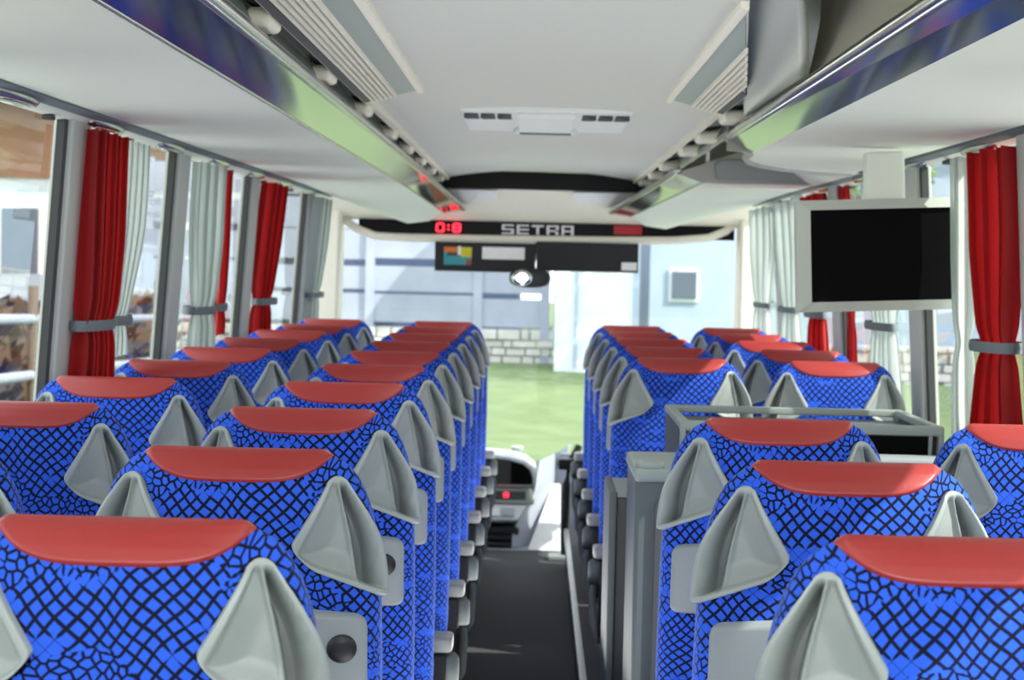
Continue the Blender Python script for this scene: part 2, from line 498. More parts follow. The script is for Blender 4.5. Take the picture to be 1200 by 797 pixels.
def make_seat(arm):
    """arm: +1/-1 = armrest on that side, 0 = none"""
    root = empty('coach_seat', (0, 0, 0))
    def part(name, g, mat, smooth=True, uv=None, bevel=0, parent=root, key=None):
        key = key or name
        if key in _mesh:
            o = bpy.data.objects.new(name, _mesh[key][0]); C.objects.link(o); o.parent = parent
            if _mesh[key][1]:
                b = o.modifiers.new('bevel', 'BEVEL'); b.width = _mesh[key][1]; b.segments = 2; b.limit_method = 'ANGLE'
            return o
        g = g() if callable(g) else g
        if isinstance(g, tuple): g, uv = g
        o = obj(name, g, mat, parent, smooth=smooth, uv=uv, bevel=0)
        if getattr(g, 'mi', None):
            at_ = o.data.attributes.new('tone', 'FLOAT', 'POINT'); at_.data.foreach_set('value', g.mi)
        if bevel:
            b = o.modifiers.new('bevel', 'BEVEL'); b.width = bevel; b.segments = 2; b.limit_method = 'ANGLE'
        _mesh[key] = (o.data, bevel)
        return o
    part('backrest', (_shell, _shell_uv), 'fabric')
    part('head_pad', pad_geo, 'leather')
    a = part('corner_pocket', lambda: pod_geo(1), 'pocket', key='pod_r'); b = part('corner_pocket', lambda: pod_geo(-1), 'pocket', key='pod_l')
    tr = part('folding_tray', lambda: patch_geo(-.208, .208, .226, .378, .022, .013), 'tray')
    def button():
        g = G(); c = P(.165, .29); n = Nrm(.165, .29); n = Vector(n); u = Vector((1, .25, 0)).normalized(); w = n.cross(u).normalized(); u = w.cross(n)
        c = Vector(c) + n * .009
        g.loft([[c + (u * math.cos(2 * PI * k / 24) + w * math.sin(2 * PI * k / 24)) * r + n * h for k in range(24)] for r, h in ((.023, -.005), (.023, .004), (.021, .007), (.010, .009), (.002, .0095))])
        return g
    part('tray_latch', button, 'dark', parent=tr)
    def cushion():
        g = superbox(0, .40, .37, .215, .27, .085)
        return g, [(v[0] + v[1] * .3, v[1] + v[2]) for v in g.v]
    part('seat_cushion', cushion, 'fabric')
    part('seat_pan', lambda: G().box(-.20, .20, .16, .60, .255, .30), 'dark', smooth=False, bevel=.012)
    for k, x in enumerate((-.15, .15)):
        part('leg', lambda x=x: G().prism([(.24, 0), (.50, 0), (.46, .265), (.28, .265)], 0, x - .02, x + .02), 'dark', smooth=False, bevel=.005, key='leg%d' % k)
    if arm:
        X = .222 * arm
        def armg():
            g = G()                                               # dark hinge bracket that curves up to the cap
            g.prism([(.22, .18), (.30, .16), (.36, .30), (.385, .41), (.30, .43), (.25, .34)], 0, X - .016, X + .022)
            return g
        ar = part('armrest', armg, 'dark', smooth=False, bevel=.008, key='arm%d' % arm)
        part('armrest_cap', lambda: superbox(X + .002 * arm, .345, .452, .034, .055, .020, 6, 32, 16), 'knob', parent=ar, key='cap%d' % arm)
        def hub():
            g = G(); g.loft([[(X + .012 * arm + x * arm, .325 + r * math.cos(2 * PI * k / 20), .385 + 1.25 * r * math.sin(2 * PI * k / 20)) for k in range(20)] for x, r in ((-.02, .036), (.030, .036), (.040, .026))])
            return g
        part('hinge_cover', hub, 'galley', parent=ar, key='hub%d' % arm)
        part('slide_lever', lambda: G().tube([(X + .02 * arm, .34, .40), (X + .035 * arm, .36, .30), (X + .03 * arm, .36, .2), (X + .012 * arm, .33, .14)], [.012, .014, .014, .010], 10), 'tray', parent=ar, key='lev%d' % arm)
    return root

def dup(root):
    r = root.copy(); C.objects.link(r)
    for ch in list(root.children):
        c = ch.copy(); C.objects.link(c); c.parent = r
        for s in ch.children:
            d = s.copy(); C.objects.link(d); d.parent = c
    return r

ORD = ['first', 'second', 'third', 'fourth', 'fifth', 'sixth', 'seventh', 'eighth', 'ninth', 'tenth']
ROW0, PITCH, POD = 2.0, .78, .20
def place_seats(arm, xc, rows, labels, group, bare=None):
    proto = None
    for r, lab in zip(rows, labels):
        if proto is None: o = proto = make_seat(arm)
        else: o = dup(proto)
        o.location = (xc, ROW0 + PITCH * r, POD)
        tag(o, lab, 'seat', group)
        if r == bare:
            for ch in [c for c in o.children if c.name.startswith('folding_tray')]:
                for d in list(ch.children): bpy.data.objects.remove(d)
                bpy.data.objects.remove(ch)
place_seats(1, -.447, range(10), ['blue coach seat with red pad, %s behind the windscreen in the driver\'s-side aisle column' % ORD[9 - r] for r in range(10)], 'driver\'s-side aisle seats')
place_seats(0, -.99, range(1, 10), ['blue coach seat with red pad, %s behind the windscreen in the driver\'s-side window column' % ORD[9 - r] for r in range(1, 10)], 'driver\'s-side window seats')
place_seats(-1, .48, [0, 1, 2], ['blue coach seat with red pad, %s behind the stairwell galley in the door-side aisle column' % ORD[2 - r] for r in range(3)], 'door-side aisle seats behind the galley')
place_seats(-1, .475, range(9, 4, -1), ['blue coach seat with red pad, %s behind the windscreen in the door-side aisle column' % ORD[9 - r] for r in range(9, 4, -1)], 'door-side aisle seats ahead of the galley', bare=5)
place_seats(0, .985, [2], ['blue coach seat with red pad beside the door-side window, just behind the stairwell galley'], None)
place_seats(0, .965, range(9, 4, -1), ['blue coach seat with red pad, %s behind the windscreen in the door-side window column' % ORD[9 - r] for r in range(9, 4, -1)], 'door-side window seats ahead of the galley', bare=5)

# ------------------------------------------------------------------ coach shell
YB, YF = -1.4, 10.75
Z = lambda h: CAMZ + h
struct('floor', G().box(-.34, .26, YB, 10.42, -.05, 0), 'carpet')
struct('floor_front', G().box(-1.25, 1.27, 10.42, 11.5, -.06, -.004), 'dash')
for nm, a, b in (('floor_left', -1.30, -.285), ('floor_right', .195, 1.31)):
    p = struct(nm, G().box(a, b, YB, 9.9, -.05, POD), 'podium')
    e = -.285 if nm == 'floor_left' else .195
    struct('edge_strip', G().box(e - .012, e + .012, YB, 9.9, POD - .035, POD + .004), 'alu', p)
# side walls below and above the glass
def wx(side, z):      # inner face of the side wall / glass at height z
    return side * (1.262 - .065 * max(0, (z - .95)) / 1.0) + .012
for side, nm in ((-1, 'wall_left'), (1, 'wall_right')):
    x = wx(side, .95)
    w = struct(nm, G().box(min(x, x + side * .05), max(x, x + side * .05), YB, YF + .1, -.05, .95), 'pillar')
    xt = wx(side, 1.985)
    struct('upper_panel', G().box(min(xt, xt + side * .05), max(xt, xt + side * .05), YB, YF, 1.985, 2.46), 'panel', w)
    # panes between the pillars
    pil = [-1.0, .55, 2.15, 3.25, 4.72, 6.12, 7.68, 9.55, 10.7] if side < 0 else [-1.0, .55, 2.15, 3.25, 4.55, 5.95, 7.52, 9.28, 10.7]
    for i in range(len(pil) - 1):
        za, zb = .95, 1.99
        o = .006 * side
        g = G().add([(wx(side, za) + o, pil[i], za), (wx(side, za) + o, pil[i + 1], za), (wx(side, zb) + o, pil[i + 1], zb), (wx(side, zb) + o, pil[i], zb)], [(0, 1, 2, 3) if side < 0 else (3, 2, 1, 0)])
        wn = struct('window_%d' % (i + 1 + (10 if side > 0 else 0)), g, 'glass', recalc=False)
        me = wn.data
        if me.polygons[0].normal.x * side > 0: me.flip_normals()
    for i, y in enumerate(pil):
        za, zb = .94, 1.99
        def slab(y0, y1, t0, t1):
            return G().hexa([(wx(side, za) - side * t0, y0, za), (wx(side, za) - side * t0, y1, za), (wx(side, za) - side * t1, y1, za), (wx(side, za) - side * t1, y0, za),
                             (wx(side, zb) - side * t0, y0, zb), (wx(side, zb) - side * t0, y1, zb), (wx(side, zb) - side * t1, y1, zb), (wx(side, zb) - side * t1, y0, zb)])
        t = struct('trim_%d' % (i + 1 + (10 if side > 0 else 0)), slab(y - .09, y + .09, -.03, .022), 'pillar', bevel=.008)
        struct('rubber_edge', slab(y - .125, y - .09, -.012, .008), 'rubber', t)
        struct('rubber_edge', slab(y + .09, y + .125, -.012, .008), 'rubber', t)
# roof and rear
def ceil_pt(u, v):
    y = YB + v * (10.12 - YB)
    xr = .535 if y > 4.82 else max(.376, .111 * y)
    x = lerp(-.495, xr, u); q = abs(x - .02) / .515
    return (x, y, Z(.513) - .045 * q ** 2.2 - .004 * ((v * 25.6) % 1.0))
lerp = lambda a, b, t: a + (b - a) * t
rf = struct('ceiling', G().grid(ceil_pt, 24, 768), 'ceil', smooth=False)
struct('roof_skin', G().box(-1.32, 1.34, YB - .1, 10.9, 2.46, 2.52), 'panel', rf)
struct('ceiling_edge_strip', G().box(-.504, -.484, YB, 10.1, Z(.452), Z(.475)), 'cream', rf)
struct('ceiling_edge_strip', G().box(.520, .540, 4.85, 10.1, Z(.452), Z(.475)), 'cream', rf)
struct('wall_back', G().box(-1.32, 1.34, YB - .12, YB - .06, 0, 1.25).box(-1.32, 1.34, YB - .12, YB - .06, 2.15, 2.5), 'panel')

# ------------------------------------------------------------------ luggage racks
def lerp(a, b, t): return a + (b - a) * t
def rack_profile(D, side, xin, xtop, xout, droop=True, hs=.425):
    q = float(sstep(8.5, 10.4, D)) ** 1.3 if droop else 0
    pts = [(lerp(xout, xout - .02, q), lerp(.357, .335, q)),
           (lerp(lerp(xout, xin, .33), .90, q), lerp(.357, .268, q)),
           (lerp(lerp(xout, xin, .66), .72, q), lerp(.355, .212, q)),
           (lerp(lerp(xout, xin, .86), .60, q), lerp(.355, .228, q)),
           (lerp(xin, .515, q), lerp(.357, .277, q)),
           (lerp(xtop, .405, q), lerp(hs, .290, q))]
    return [Vector((side * x, D, Z(h))) for x, h in pts]

def rack(name_label, side, D0, D1, xin, xtop, xout, droop, brackets, group, end_curve=None, bins=None, hs=.425):
    r = empty('luggage_rack', (side * .9, D0, Z(.36)), name_label, 'luggage rack', group)
    Ds = list(np.arange(D0, D1, .1)) + [D1]
    def trim(D):      # rounded front end: how far in the outer edge has moved
        return D
    if end_curve is None:
        rows = [rack_profile(D, side, xin, xtop, xout, droop, hs) for D in Ds]
        g = G().loft([p[:5] for p in rows], close=False, caps=False); obj('underside_panel', g, 'panel', r, smooth=True)
        g = G().loft([p[4:6] for p in rows], close=False, caps=False); obj('mirror_strip', g, 'mirror', r, smooth=True)
        g = G().tube([p[5] + Vector((side * .006, 0, .012)) for p in rows], .015, 12); obj('rail', g, 'silver', r, smooth=True)
        g = G().tube([p[4] for p in rows], .004, 8); obj('edge_bead', g, 'silver', r, smooth=True)
        # closed ends
        for D in (D0, D1):
            p = rack_profile(D, side, xin, xtop, xout, droop, hs)
            up = [Vector((side * (xout), D, Z(.60))), Vector((side * (xtop + .02), D, p[5].z + .01))]
            if D == D1 and droop:
                up = [Vector((side * xout, D, Z(.40))), Vector((side * (.5), D, p[5].z + .02))]
            loop = list(p[:6]) + up[::-1]
            g = G().add([q for q in loop] + [q + Vector((0, .02 if D == D0 else -.02, 0)) for q in loop],
                        [tuple(range(8)), tuple(range(15, 7, -1))] + [(i, (i + 1) % 8, 8 + (i + 1) % 8, 8 + i) for i in range(8)])
            obj('end_panel', g, 'greypanel', r)
        Dlast = D1 - .3 if droop else D1
    else:
        # plan view of the rounded front end
        loop = [(x, y) for x, y in end_curve]
        outer = [(xout, D0)]
        plan = [(xin, D0)] + loop + [(xout, D0)]
        g = G().prism([(side * x, y) for x, y in plan], 2, Z(.357), Z(.366)); obj('underside_panel', g, 'panel', r)
        x0, y0 = loop[0]
        tip = end_tip
        g = G().add([(side * xin, D0, Z(.357)), (side * x0, y0, Z(.357)), (side * tip[0], tip[1], Z(hs)), (side * xtop, D0, Z(hs))], [(0, 1, 2, 3)])
        obj('mirror_strip', g, 'mirror', r)
        g = G().tube([(side * (xtop + .006), D0, Z(hs + .012)), (side * (xtop + .006), tip[1] - .15, Z(hs + .012)), (side * (tip[0] + .012), tip[1] - .01, Z(hs + .010))], .016, 12); obj('rail', g, 'silver', r, smooth=True)
        lip = [Vector((side * tip[0], tip[1], Z(hs + .005)))] + [Vector((side * x, y, Z(.357))) for x, y in loop]
        g = G().tube(lip, .011, 10); obj('front_lip', g, 'greypanel', r, smooth=True)
        # front wall following the plan curve
        pl = [(tip[0], tip[1])] + loop
        g = G()
        for (xa, ya), (xb, yb) in zip(pl[:-1], pl[1:]):
            g.hexa([(side * xa, ya, Z(.36)), (side * xb, yb, Z(.36)), (side * xb, yb, Z(.50)), (side * xa, ya, Z(.47)),
                    (side * xa, ya - .02, Z(.36)), (side * xb, yb - .02, Z(.36)), (side * xb, yb - .02, Z(.50)), (side * xa, ya - .02, Z(.47))])
        obj('front_wall', g, 'greypanel', r)
        Dlast = 7.74
    # inner back of the open rack
    g = G().loft([[(side * (xtop + .008), D, Z(hs + .012)), (side * (xtop + .022), D, Z(.43)), (side * (xtop + .042), D, Z(.47)), (side * (xtop + .048), D, Z(.60))] for D in ((D0 if end_curve is None else 5.33), Dlast)], close=False, caps=False)
    obj('inner_panel', g, 'panel', r)
    xi = .497 if side < 0 else .535
    for D in brackets:
        if not (D0 - .01 < D < Dlast + .01): continue
        b = obj('bracket', G().box(*sorted((side * xi, side * (xtop + .034))), D - .065, D + .065, Z(.428), Z(.466)), 'cream', r, bevel=.014, seg=3)
        obj('bracket_cap', G().hexa([(side * (xi + .02), D - .05, Z(.468)), (side * (xtop + .036), D - .05, Z(.478)), (side * (xtop + .036), D - .05, Z(.486)), (side * (xi + .02), D - .05, Z(.476)),
                                      (side * (xi + .02), D + .06, Z(.468)), (side * (xtop + .036), D + .06, Z(.478)), (side * (xtop + .036), D + .06, Z(.486)), (side * (xi + .02), D + .06, Z(.476))]), 'rubber', b)
    for a, b in zip(brackets[:-1], brackets[1:]):
        if a < D0 - .01 or b > Dlast: continue
        X0, X1, h0, h1 = xtop + .020, xtop + .036, .430, .466
        obj('inset_panel', G().hexa([(side * X0, a + .13, Z(h0)), (side * X1, a + .30, Z(h1)), (side * (X1 - .006), a + .30, Z(h1 + .004)), (side * (X0 - .006), a + .13, Z(h0 + .004)),
                                     (side * X0, b - .10, Z(h0)), (side * X1, b - .12, Z(h1)), (side * (X1 - .006), b - .12, Z(h1 + .004)), (side * (X0 - .006), b - .10, Z(h0 + .004))]), 'plastic', r, bevel=.002)
    # back wall up to the roof
    return r

BR = [-.3, .65, 1.6, 2.55, 3.5, 4.5, 5.5, 6.5, 7.35, 8.2, 9.0, 9.8]
rack('long white luggage rack with mirrored edge strip above the driver\'s-side windows', -1, YB, 10.35, .625, .516, 1.11, True, BR, None, hs=.394)
end_tip = (.575, 5.68)
rk = rack('near white luggage rack with rounded front end and closed beige bin above the door-side windows', 1, YB, 6.5, .686, .580, 1.16, False, [5.5, 6.35, 7.1], None, hs=.394,
     end_curve=[(.655, 5.74), (.662, 5.95), (.70, 6.18), (.77, 6.38), (.87, 6.56), (1.0, 6.72), (1.146, 6.81)])
hs_r = .40
# closed bin face and the twisted fairing at its front end
g = G().loft([[(.600, D, Z(hs_r)), (.640, D, Z(.442)), (.655, D, Z(.50)), (.672, D, Z(.60)), (.68, D, Z(.835))] for D in (YB, 4.50)], close=False, caps=False)
obj('bin_flap', g, 'flap', rk, smooth=True)
g = G().grid(lambda u, v: at(lerp(lerp(866, 935, u), lerp(873.5, 941, u), v ** 1.2) + 3.5 * math.sin(PI * v) * (u - .3), lerp(-40, lerp(136, 92, u), v), lerp(3.7, lerp(5.30, 4.30, u), v)), 16, 24)
fg = obj('fairing', g, 'panel', rk, smooth=True)
sd = fg.modifiers.new('thick', 'SOLIDIFY'); sd.thickness = .02; sd.offset = 0
rack('far white luggage rack with mirrored edge strip, in front of the hanging television', 1, 7.75, 10.35, .686, .580, 1.16, True, BR, None, hs=.394)
# inset flap on the rear face of the far rack
o = [x for x in bpy.data.objects if x.get('label', '').startswith('far white')][0]
obj('end_flap', G().prism([(.745, Z(.372)), (1.10, Z(.366)), (1.13, Z(.40)), (1.12, Z(.452)), (.76, Z(.455)), (.735, Z(.43))], 1, 7.735, 7.755), 'plastic', o, bevel=.006)
obj('top_post', G().box(.70, .715, 7.76, 7.79, Z(.44), Z(.53)).box(.84, .855, 7.76, 7.79, Z(.44), Z(.53)), 'cream', o)
# filler between the two door-side racks
vf = struct('trim_40', G().grid(lambda u, v: (lerp(1.02, 1.19, u), 6.7 + 1.1 * v, Z(.352 + .10 * (1 - u) ** 2)), 10, 6), 'panel', smooth=True)

# curtain rail and service channel between rack and glass
for side, x0, x1, lab in ((-1, 1.113, 1.20, 'driver\'s-side'), (1, 1.163, 1.225, 'door-side')):
    r = empty('curtain_rail', (side * 1.16, 4, Z(.35)), 'grey curtain rail with chrome reading lamps along the top of the %s windows' % lab, 'curtain rail', None)
    obj('channel', G().prism([(side * x0, Z(.352)), (side * (x0 + .03), Z(.345)), (side * (x0 + .03), Z(.40)), (side * x0, Z(.40))], 1, YB, 10.2), 'tie', r)
    obj('cover', G().prism([(side * (x0 + .03), Z(.347)), (side * (x0 + .05), Z(.336)), (side * x1, Z(.333)), (side * x1, Z(.42)), (side * (x0 + .03), Z(.42))], 1, YB, 10.2), 'panel', r, bevel=.006)
    for k in range(9):
        y = 2.3 + .88 * k + (.15 if side > 0 else 0)
        def ell(rx, ry, z0, z1, x):
            return G().loft([[(x + side * rx * q * math.cos(2 * PI * i / 28), y + ry * q * math.sin(2 * PI * i / 28), z) for i in range(28)] for q, z in ((1, z0), (1, (z0 + z1) / 2), (.86, z1))])
        lm = obj('reading_lamp', ell(.032, .20, Z(.352), Z(.332), side * (x0 + .045)), 'silver', r, smooth=True)
        obj('lamp_lens', ell(.020, .11, Z(.333), Z(.328), side * (x0 + .045)), 'chrome', lm, smooth=True)
        obj('curtain_hook', G().box(*sorted((side * (x1 - .03), side * (x1 - .005))), y + .38, y + .42, Z(.322), Z(.335)), 'dark', r, bevel=.003)

# ------------------------------------------------------------------ ceiling air ducts, hatch
for side, xe, xo, lab in ((-1, .337, .489, 'driver\'s-side'), (1, .372, .524, 'door-side')):
    r = empty('air_vent_panel', (side * .42, 3, Z(.48)), 'long grey ceiling vent panel with slats above the %s luggage rack' % lab, 'air vent', None)
    ye = 5.25 if side < 0 else 5.38
    start = lambda x: YB if side < 0 else max(3.42, x / .1105)
    hx = lambda q: .487 - (q - xe) / (xo - xe) * .039
    q = [(side * xe, start(xe)), (side * xo, start(xo)), (side * xo, ye), (side * xe, ye)]
    obj('panel', G().hexa([(x, y, Z(hx(abs(x)))) for x, y in q] + [(x, y, Z(hx(abs(x)) + .022)) for x, y in q]), 'galleylight', r)
    obj('edge_strip', G().prism([(side * (xe - .008), Z(.478)), (side * (xe + .010), Z(.474)), (side * (xe + .010), Z(.500)), (side * (xe - .008), Z(.505))], 1, start(xe), ye + .01), 'cream', r, bevel=.004)
    obj('slot', G().prism([(side * (xo - .012), Z(hx(xo - .012) - .002)), (side * (xo + .004), Z(hx(xo) - .004)), (side * (xo + .004), Z(.47)), (side * (xo - .012), Z(.47))], 1, start(xo), ye - .02), 'dark', r)
    for k in range(6):
        x = xo - .022 - k * .0125
        obj('slat', G().prism([(side * (x - .0035), Z(hx(x) + .004)), (side * (x + .0035), Z(hx(x) + .002)), (side * (x + .0030), Z(hx(x) - .009)), (side * (x - .0030), Z(hx(x) - .008))], 1, start(x), ye - .03), 'cream', r)
hz = .505
r = empty('roof_hatch', (.02, 6.45, Z(hz)), 'white ceiling vent hatch with three dark louvres on each side', 'hatch', None)
obj('frame', G().prism([(-.262, Z(hz + .01)), (.305, Z(hz + .01)), (.305, Z(hz - .012)), (-.262, Z(hz - .012))], 1, 6.02, 6.9), 'vent', r, bevel=.006)
obj('handle', G().prism([(-.075, 6.05), (.12, 6.05), (.12, 6.66), (.14, 6.80), (-.095, 6.80), (-.075, 6.66)], 2, Z(hz - .030), Z(hz - .01)), 'vent', r, bevel=.008)
obj('handle_slot', G().box(-.07, .115, 6.70, 6.76, Z(hz - .034), Z(hz - .029)), 'tie', r)
for s, xs in ((-1, (-.225, -.170, -.115)), (1, (.165, .220, .275))):
    for x in xs:
        obj('louvre', G().hexa([(x - s * -.045 if False else x - .022, 6.10, Z(hz - .012)), (x + .022, 6.10, Z(hz - .012)), (x + .022, 6.32, Z(hz - .014)), (x - .022, 6.32, Z(hz - .014)),
                                (x + s * .015 - .008, 6.10, Z(hz - .028)), (x + s * .022, 6.10, Z(hz - .028)), (x + s * .022, 6.30, Z(hz - .016)), (x + s * .01, 6.30, Z(hz - .016))]), 'hole', r)

# ------------------------------------------------------------------ front of the coach
r = empty('ceiling_monitor_strip', (.02, 10.13, Z(.45)), 'glossy black strip across the front end of the ceiling', 'panel', None)
obj('panel', G().prism([(-.60, Z(.41)), (.64, Z(.405)), (.63, Z(.49)), (.4, Z(.50)), (.02, Z(.505)), (-.36, Z(.505)), (-.60, Z(.50))], 1, 10.12, 10.2), 'gloss', r, bevel=.004)
fd = struct('trim_41', G().grid(lambda u, v: (lerp(-1.2, 1.24, u), 10.18 + .45 * v, Z(.425 - .19 * v - .03 * math.sin(PI * v))), 20, 10), 'cream', smooth=True)
for x0, x1 in ((-.55, -.22), (.20, .56)):
    struct('lamp_cover', G().hexa([(x0, 10.175, Z(.405)), (x1, 10.175, Z(.405)), (x1, 10.27, Z(.352)), (x0, 10.27, Z(.352)), (x0, 10.17, Z(.40)), (x1, 10.17, Z(.40)), (x1, 10.265, Z(.347)), (x0, 10.265, Z(.347))]), 'white', fd)
struct('roof_front', G().box(-1.3, 1.34, 10.1, 10.9, Z(.52), Z(.9)).box(-1.3, -.5, 10.36, 10.6, Z(.40), Z(.6)).box(.6, 1.3, 10.36, 10.6, Z(.40), Z(.6)), 'panel', fd)

DH = 10.6
r = empty('display_strip', (.06, DH, Z(.2)), 'black display strip with silver lettering and red digits above the windscreen', 'sign', None)
obj('panel', G().prism([(-1.02, Z(.162)), (1.13, Z(.162)), (1.13, Z(.24)), (-1.02, Z(.24))], 1, DH, DH + .04), 'gloss', r)
def letters(word, x, z, w, h, gap, st, y):
    g = G()
    b = lambda a0, a1, c0, c1: g.box(x + a0 * w, x + a1 * w, y - .006, y, z + c0 * h, z + c1 * h)
    tx, tz = st / w, st * .62 / h
    for ch in word:
        if ch in 'SE':
            b(0, 1, 1 - tz, 1); b(0, 1, .5 - tz / 2, .5 + tz / 2); b(0, 1, 0, tz)
            b(0, tx, .5 + tz / 2, 1 - tz)
            if ch == 'S': b(1 - tx, 1, tz, .5 - tz / 2)
            else: b(0, tx, tz, .5 - tz / 2)
        if ch == 'T': b(0, 1, 1 - tz * 1.2, 1); b(.5 - tx / 2, .5 + tx / 2, 0, 1 - tz * 1.2)
        if ch in 'RA':
            b(0, 1, 1 - tz, 1); b(0, tx, 0, 1 - tz); b(1 - tx, 1, 0 if ch == 'A' else .5, 1 - tz); b(tx, 1 - tx, .42 - tz / 2, .42 + tz / 2)
            if ch == 'R': b(1 - tx * 1.25, 1 - tx * .1, 0, .42 - tz / 2)
        x += w + gap
    return g
p0 = at(588, 275, DH); p1 = at(672, 264, DH)
obj('lettering', letters('SETRA', p0.x, p0.z + .003, .069, .056, .0165, .015, DH), 'letter', r)
def digit(g, ch, x, z, w, h, y):
    t = .010
    seg = {'a': (t, w - t, h - t, h), 'd': (t, w - t, 0, t), 'g': (t, w - t, h / 2 - t / 2, h / 2 + t / 2), 'f': (0, t, h / 2, h - t / 2), 'b': (w - t, w, h / 2, h - t / 2), 'e': (0, t, t / 2, h / 2), 'c': (w - t, w, t / 2, h / 2)}
    for c in {'0': 'abcdef', '8': 'abcdefg'}[ch]:
        a0, a1, c0, c1 = seg[c]; g.box(x + a0, x + a1, y - .006, y, z + c0, z + c1)
p = at(511, 272, DH)
g = G(); digit(g, '0', p.x, p.z, .048, .054, DH); g.box(p.x + .066, p.x + .076, DH - .006, DH, p.z + .012, p.z + .022).box(p.x + .066, p.x + .076, DH - .006, DH, p.z + .034, p.z + .044); digit(g, '8', p.x + .094, p.z, .048, .054, DH)
obj('clock_digits', g, 'led', r)
p = at(719, 275, DH); q = at(752, 265, DH)
obj('warning_light', G().box(p.x, q.x, DH - .004, DH, p.z, q.z), 'leddim', r, bevel=.002)
# cream windscreen surround and pillars
pts = [at(376, 300, DH), at(382, 250, DH), at(398, 252, DH), at(418, 268, DH), at(440, 276.5, DH), at(480, 279, DH), at(560, 280, DH), at(628, 281, DH), at(720, 282, DH), at(790, 282, DH), at(830, 279, DH), at(850, 271, DH), at(866, 258, DH), at(882, 240, DH)]
struct('trim_42', G().tube(pts[2:], .024, 10), 'cream', smooth=True)
for k, (a, b) in enumerate((((-1.27), (-1.135)), ((1.15), (1.28)))):
    struct('trim_%d' % (43 + k), G().hexa([(a, 10.45, .2), (b, 10.45, .2), (b, 10.75, .2), (a, 10.75, .2), (a + (.03 if k == 0 else -.0), 10.45, 2.0), (b + (.03 if k == 0 else -.02), 10.45, 2.0), (b + (.03 if k == 0 else -.02), 10.70, 2.0), (a, 10.7, 2.0)]), 'cream', bevel=.02)
ws = struct('window_30', G().add([(-1.25, 11.45, .30), (1.27, 11.45, .30), (1.25, 10.72, 1.84), (-1.23, 10.72, 1.84)], [(3, 2, 1, 0)]), 'wglass', recalc=False)
if ws.data.polygons[0].normal.y > 0: ws.data.flip_normals()

# roller blinds
for x0, x1, lab in ((510, 626.5, 'black windscreen sun blind with colourful sticker, below the red clock digits'), (629, 747.5, 'plain black windscreen sun blind with one small white tag at its lower corner')):
    D = 10.56
    r = empty('sun_blind', at((x0 + x1) / 2, 284, D), lab, 'sun blind', 'windscreen blinds')
    a, b = at(x0, 284, D), at(x1, 317, D)
    obj('blind', G().box(a.x, b.x, D - .004, D + .004, at(x0, 316, D).z, at(x0, 283, D).z), 'blind', r, bevel=.003)
    obj('bottom_bar', G().tube([(a.x, D, at(x0, 316, D).z), (b.x, D, at(x0, 316, D).z)], .007, 8), 'dark', r, smooth=True)
    if x0 == 510:
        s = at(520, 310, D); e = at(553, 290, D); W, H = e.x - s.x, e.z - s.z
        st = obj('sticker', G().box(s.x, e.x, D - .0065, D - .004, s.z, e.z), 'teal', r)
        obj('sticker_field', G().box(s.x, s.x + W * .55, D - .0075, D - .0065, s.z + H * .72, e.z), 'orange', st)
        obj('sticker_field', G().box(s.x + W * .62, e.x, D - .0075, D - .0065, s.z + H * .45, e.z), 'yellow', st)
        obj('sticker_field', G().box(s.x + W * .12, s.x + W * .58, D - .0075, D - .0065, s.z + H * .5, s.z + H * .7), 'hedge', st)
        obj('sticker_field', G().box(s.x + W * .5, s.x + W * .62, D - .0078, D - .0065, s.z + H * .55, s.z + H * 1.05), 'white', st)
        obj('sticker_field', G().box(s.x + W * .8, e.x, D - .0075, D - .0065, s.z, s.z + H * .3), 'brown', st)
        s = at(565, 303.5, D); e = at(615, 290.5, D)
        obj('paper_label', G().box(s.x, e.x, D - .0065, D - .004, s.z, e.z), 'white', r)
    else:
        s = at(728, 317, D); e = at(746, 308, D)
        obj('paper_label', G().box(s.x, e.x, D - .0065, D - .004, s.z, e.z), 'white', r)
# interior mirror
D = 10.42
c = at(621, 326, D)
r = empty('interior_mirror', c, 'round-ended black interior mirror hanging under the windscreen sun blinds', 'mirror', None)
obj('housing', superbox(c.x, D + .03, c.z, .118, .03, .055, 2.6, 40, 20), 'dark', r, smooth=True)
obj('mirror_glass', G().loft([[(c.x - .045 + .062 * k * math.cos(2 * PI * i / 32), D - .005 - (.012 if k < 1 else 0), c.z + .047 * k * math.sin(2 * PI * i / 32)) for i in range(32)] for k in (1, .9, .5, .05)]), 'chrome', r, smooth=True)
obj('stalk', G().tube([(c.x + .02, D + .03, c.z + .04), (c.x + .03, D + .04, c.z + .20)], .008), 'dark', r, smooth=True)

# dashboard
D = 10.6
r = empty('dashboard', (-.5, 10.9, 0), 'grey driver\'s dashboard with dark screen hood and row of switches', 'dashboard', None)
obj('body', G().prism([(10.62, 0), (11.5, 0), (11.5, .36), (11.2, .47), (10.9, .50), (10.72, .46), (10.70, .24), (10.78, .17), (10.66, .12)], 0, -1.2, -.02), 'dash', r, bevel=.03, seg=3)
